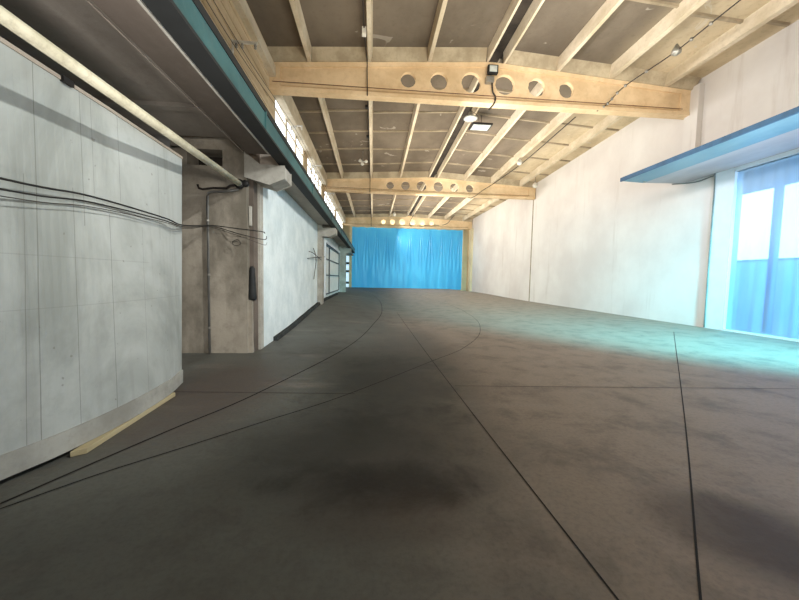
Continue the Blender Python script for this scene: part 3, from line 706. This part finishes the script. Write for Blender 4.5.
cable('dark cable crossing the second roof beam toward the right slope', [(5.6, 27, 8.3), (6.6, 25, 7.6), (6.9, 23.9, 7.3), (7.6, 23.8, 7.8), (8.3, 23.6, 8.25), (8.5, 19.3, 8.3), (8.3, 14, 8.35)], .022, M['wire_dark'])
cable('dark cable looped from the farthest roof beam toward its right end', [(4.2, 36, 8.4), (4.2, 39.6, 7.6), (6.5, 39.6, 7.75), (8.3, 39.6, 7.9), (8.5, 36, 8.3)], .03, M['wire_dark'])

# ------------------------------------------------------------------ light
W = bpy.data.worlds.new('World'); bpy.context.scene.world = W; W.use_nodes = True
bg = W.node_tree.nodes['Background']; bg.inputs[0].default_value = (.86, .93, 1.0, 1); bg.inputs[1].default_value = .3
def area(name, loc, to, sx, sy, e, c):
    L = bpy.data.lights.new(name, 'AREA'); L.shape = 'RECTANGLE'; L.size = sx; L.size_y = sy; L.energy = e; L.color = c
    o = bpy.data.objects.new(name, L); COL.objects.link(o); o.location = loc
    o.rotation_euler = (Vector(to)-Vector(loc)).to_track_quat('-Z', 'Y').to_euler(); return o
def spot(name, loc, to, e, c, ang=60, blend=.8, r=.2):
    L = bpy.data.lights.new(name, 'SPOT'); L.energy = e; L.color = c; L.spot_size = math.radians(ang); L.spot_blend = blend; L.shadow_soft_size = r
    o = bpy.data.objects.new(name, L); COL.objects.link(o); o.location = loc
    o.rotation_euler = (Vector(to)-Vector(loc)).to_track_quat('-Z', 'Y').to_euler(); return o
def up(name, loc, sx, sy, e, c, spread=120):
    o = area(name, loc, (loc[0], loc[1], 20), sx, sy, e, c); o.data.spread = math.radians(spread); return o
spot('key_lamp', (5.0, 1.6, 7.0), (-2.5, 4.4, 2.0), 2300, (1, 1, .96), 40, .7, .11)
spot('beam_front_fill', (4, -1.5, 3.2), (4, 12, 8.2), 3600, (1, .90, .72), 75, 1, .8)  # unseen warm spot added to brighten the beam faces
area('low_fill', (0, -3.5, .8), (-2.2, 4, 4), 4, 2, 60, (1, .95, .9))  # unseen fill added behind the camera to lift the left soffit
up('roof_fill_near', (4.5, 5.5, 2.8), 9, 9, 560, (1, .90, .77))  # added fill facing up, its unlit back towards the camera
up('roof_fill_middle', (4.5, 18, 3.0), 9, 9, 680, (1, .89, .74))  # same kind of added upward fill for the middle bay
up('roof_fill_far', (4.5, 32, 3.0), 9, 10, 800, (1, .88, .72))  # added upward fill for the far bay, no fixture there
spot('column_fill', (.4, -.6, 2.1), (-2.9, 6.7, 1.9), 620, (1, .95, .88), 42, .8, .3)  # unseen spot added beside the camera to lift the wide column
spot('floor_fill', (6, -1.5, 8), (3.5, 3.5, 0), 900, (1, .93, .86), 70, 1, .6)  # unseen overhead spot added to warm the right part of the floor
up('soffit_fill', (-.6, 1.5, .4), 1.0, 5, 110, (1, .96, .92), 100)  # added low fill, out of view, brightening the soffit
spot('door_floor_fill', (9.4, .5, 4.2), (8.1, 13, 0), 26000, (.15, .82, 1), 60, 1, .5)  # unseen teal spot added in the hall, imitating door light on the floor
spot('door_wall_fill', (7.5, 2.5, 3.5), (11.6, 12.5, 3), 1700, (.35, .66, 1), 44, 1, .5)  # unseen blue spot added to tint the wall beside the door
spot('canopy_fill', (7.0, 2.0, 1.0), (9.8, 9.0, 5.2), 900, (1, .95, .92), 55, 1, .5)  # unseen spot added to lighten the canopy from below
spot('left_panel_fill', (7, 1, 6), (-2.4, 12.5, 2.2), 5200, (1, 1, .97), 48, .8, .6)  # unseen spot added to brighten the white wall panel
area('right_wall_wash', (2.6, 12.0, 6.3), (11.6, 12.0, 4.6), 17, .5, 720, (1, .97, .95))  # added strip fill facing the right wall, back to the camera
area('far_wall_wash', (2.6, 30.5, 6.3), (11.6, 30.5, 4.6), 18, .5, 1100, (1, .94, .84))  # second added strip fill, warmer, for the far end of that wall
up('back_gap_fill', (4, 40.75, 7.5), 12, .3, 260, (1, .9, .76))  # fill added out of sight behind the tarpaulin to brighten the beam holes

# ------------------------------------------------------------------ camera
cam = bpy.data.cameras.new('Camera'); co = bpy.data.objects.new('Camera', cam); COL.objects.link(co)
cam.sensor_fit = 'HORIZONTAL'; cam.sensor_width = 36; cam.lens = 340/799*36; cam.clip_start = .05; cam.clip_end = 300
R = Matrix(((0.9967894717624873, -0.014952963565527163, -0.07865848882396326), (-0.07754432451163108, 0.06437642034927865, -0.9949083144888518), (0.01994057971816234, 0.997813652634409, 0.06301022057478149)))
co.matrix_world = Matrix.Translation((0, 0, 1.5)) @ R.to_4x4()
bpy.context.scene.camera = co
sc = bpy.context.scene
sc.view_settings.view_transform = 'Standard'; sc.view_settings.exposure = 0
sc.cycles.max_bounces = 8; sc.cycles.diffuse_bounces = 5; sc.cycles.transparent_max_bounces = 12
for o in bpy.data.objects:
    if '_w' in o: del o['_w']
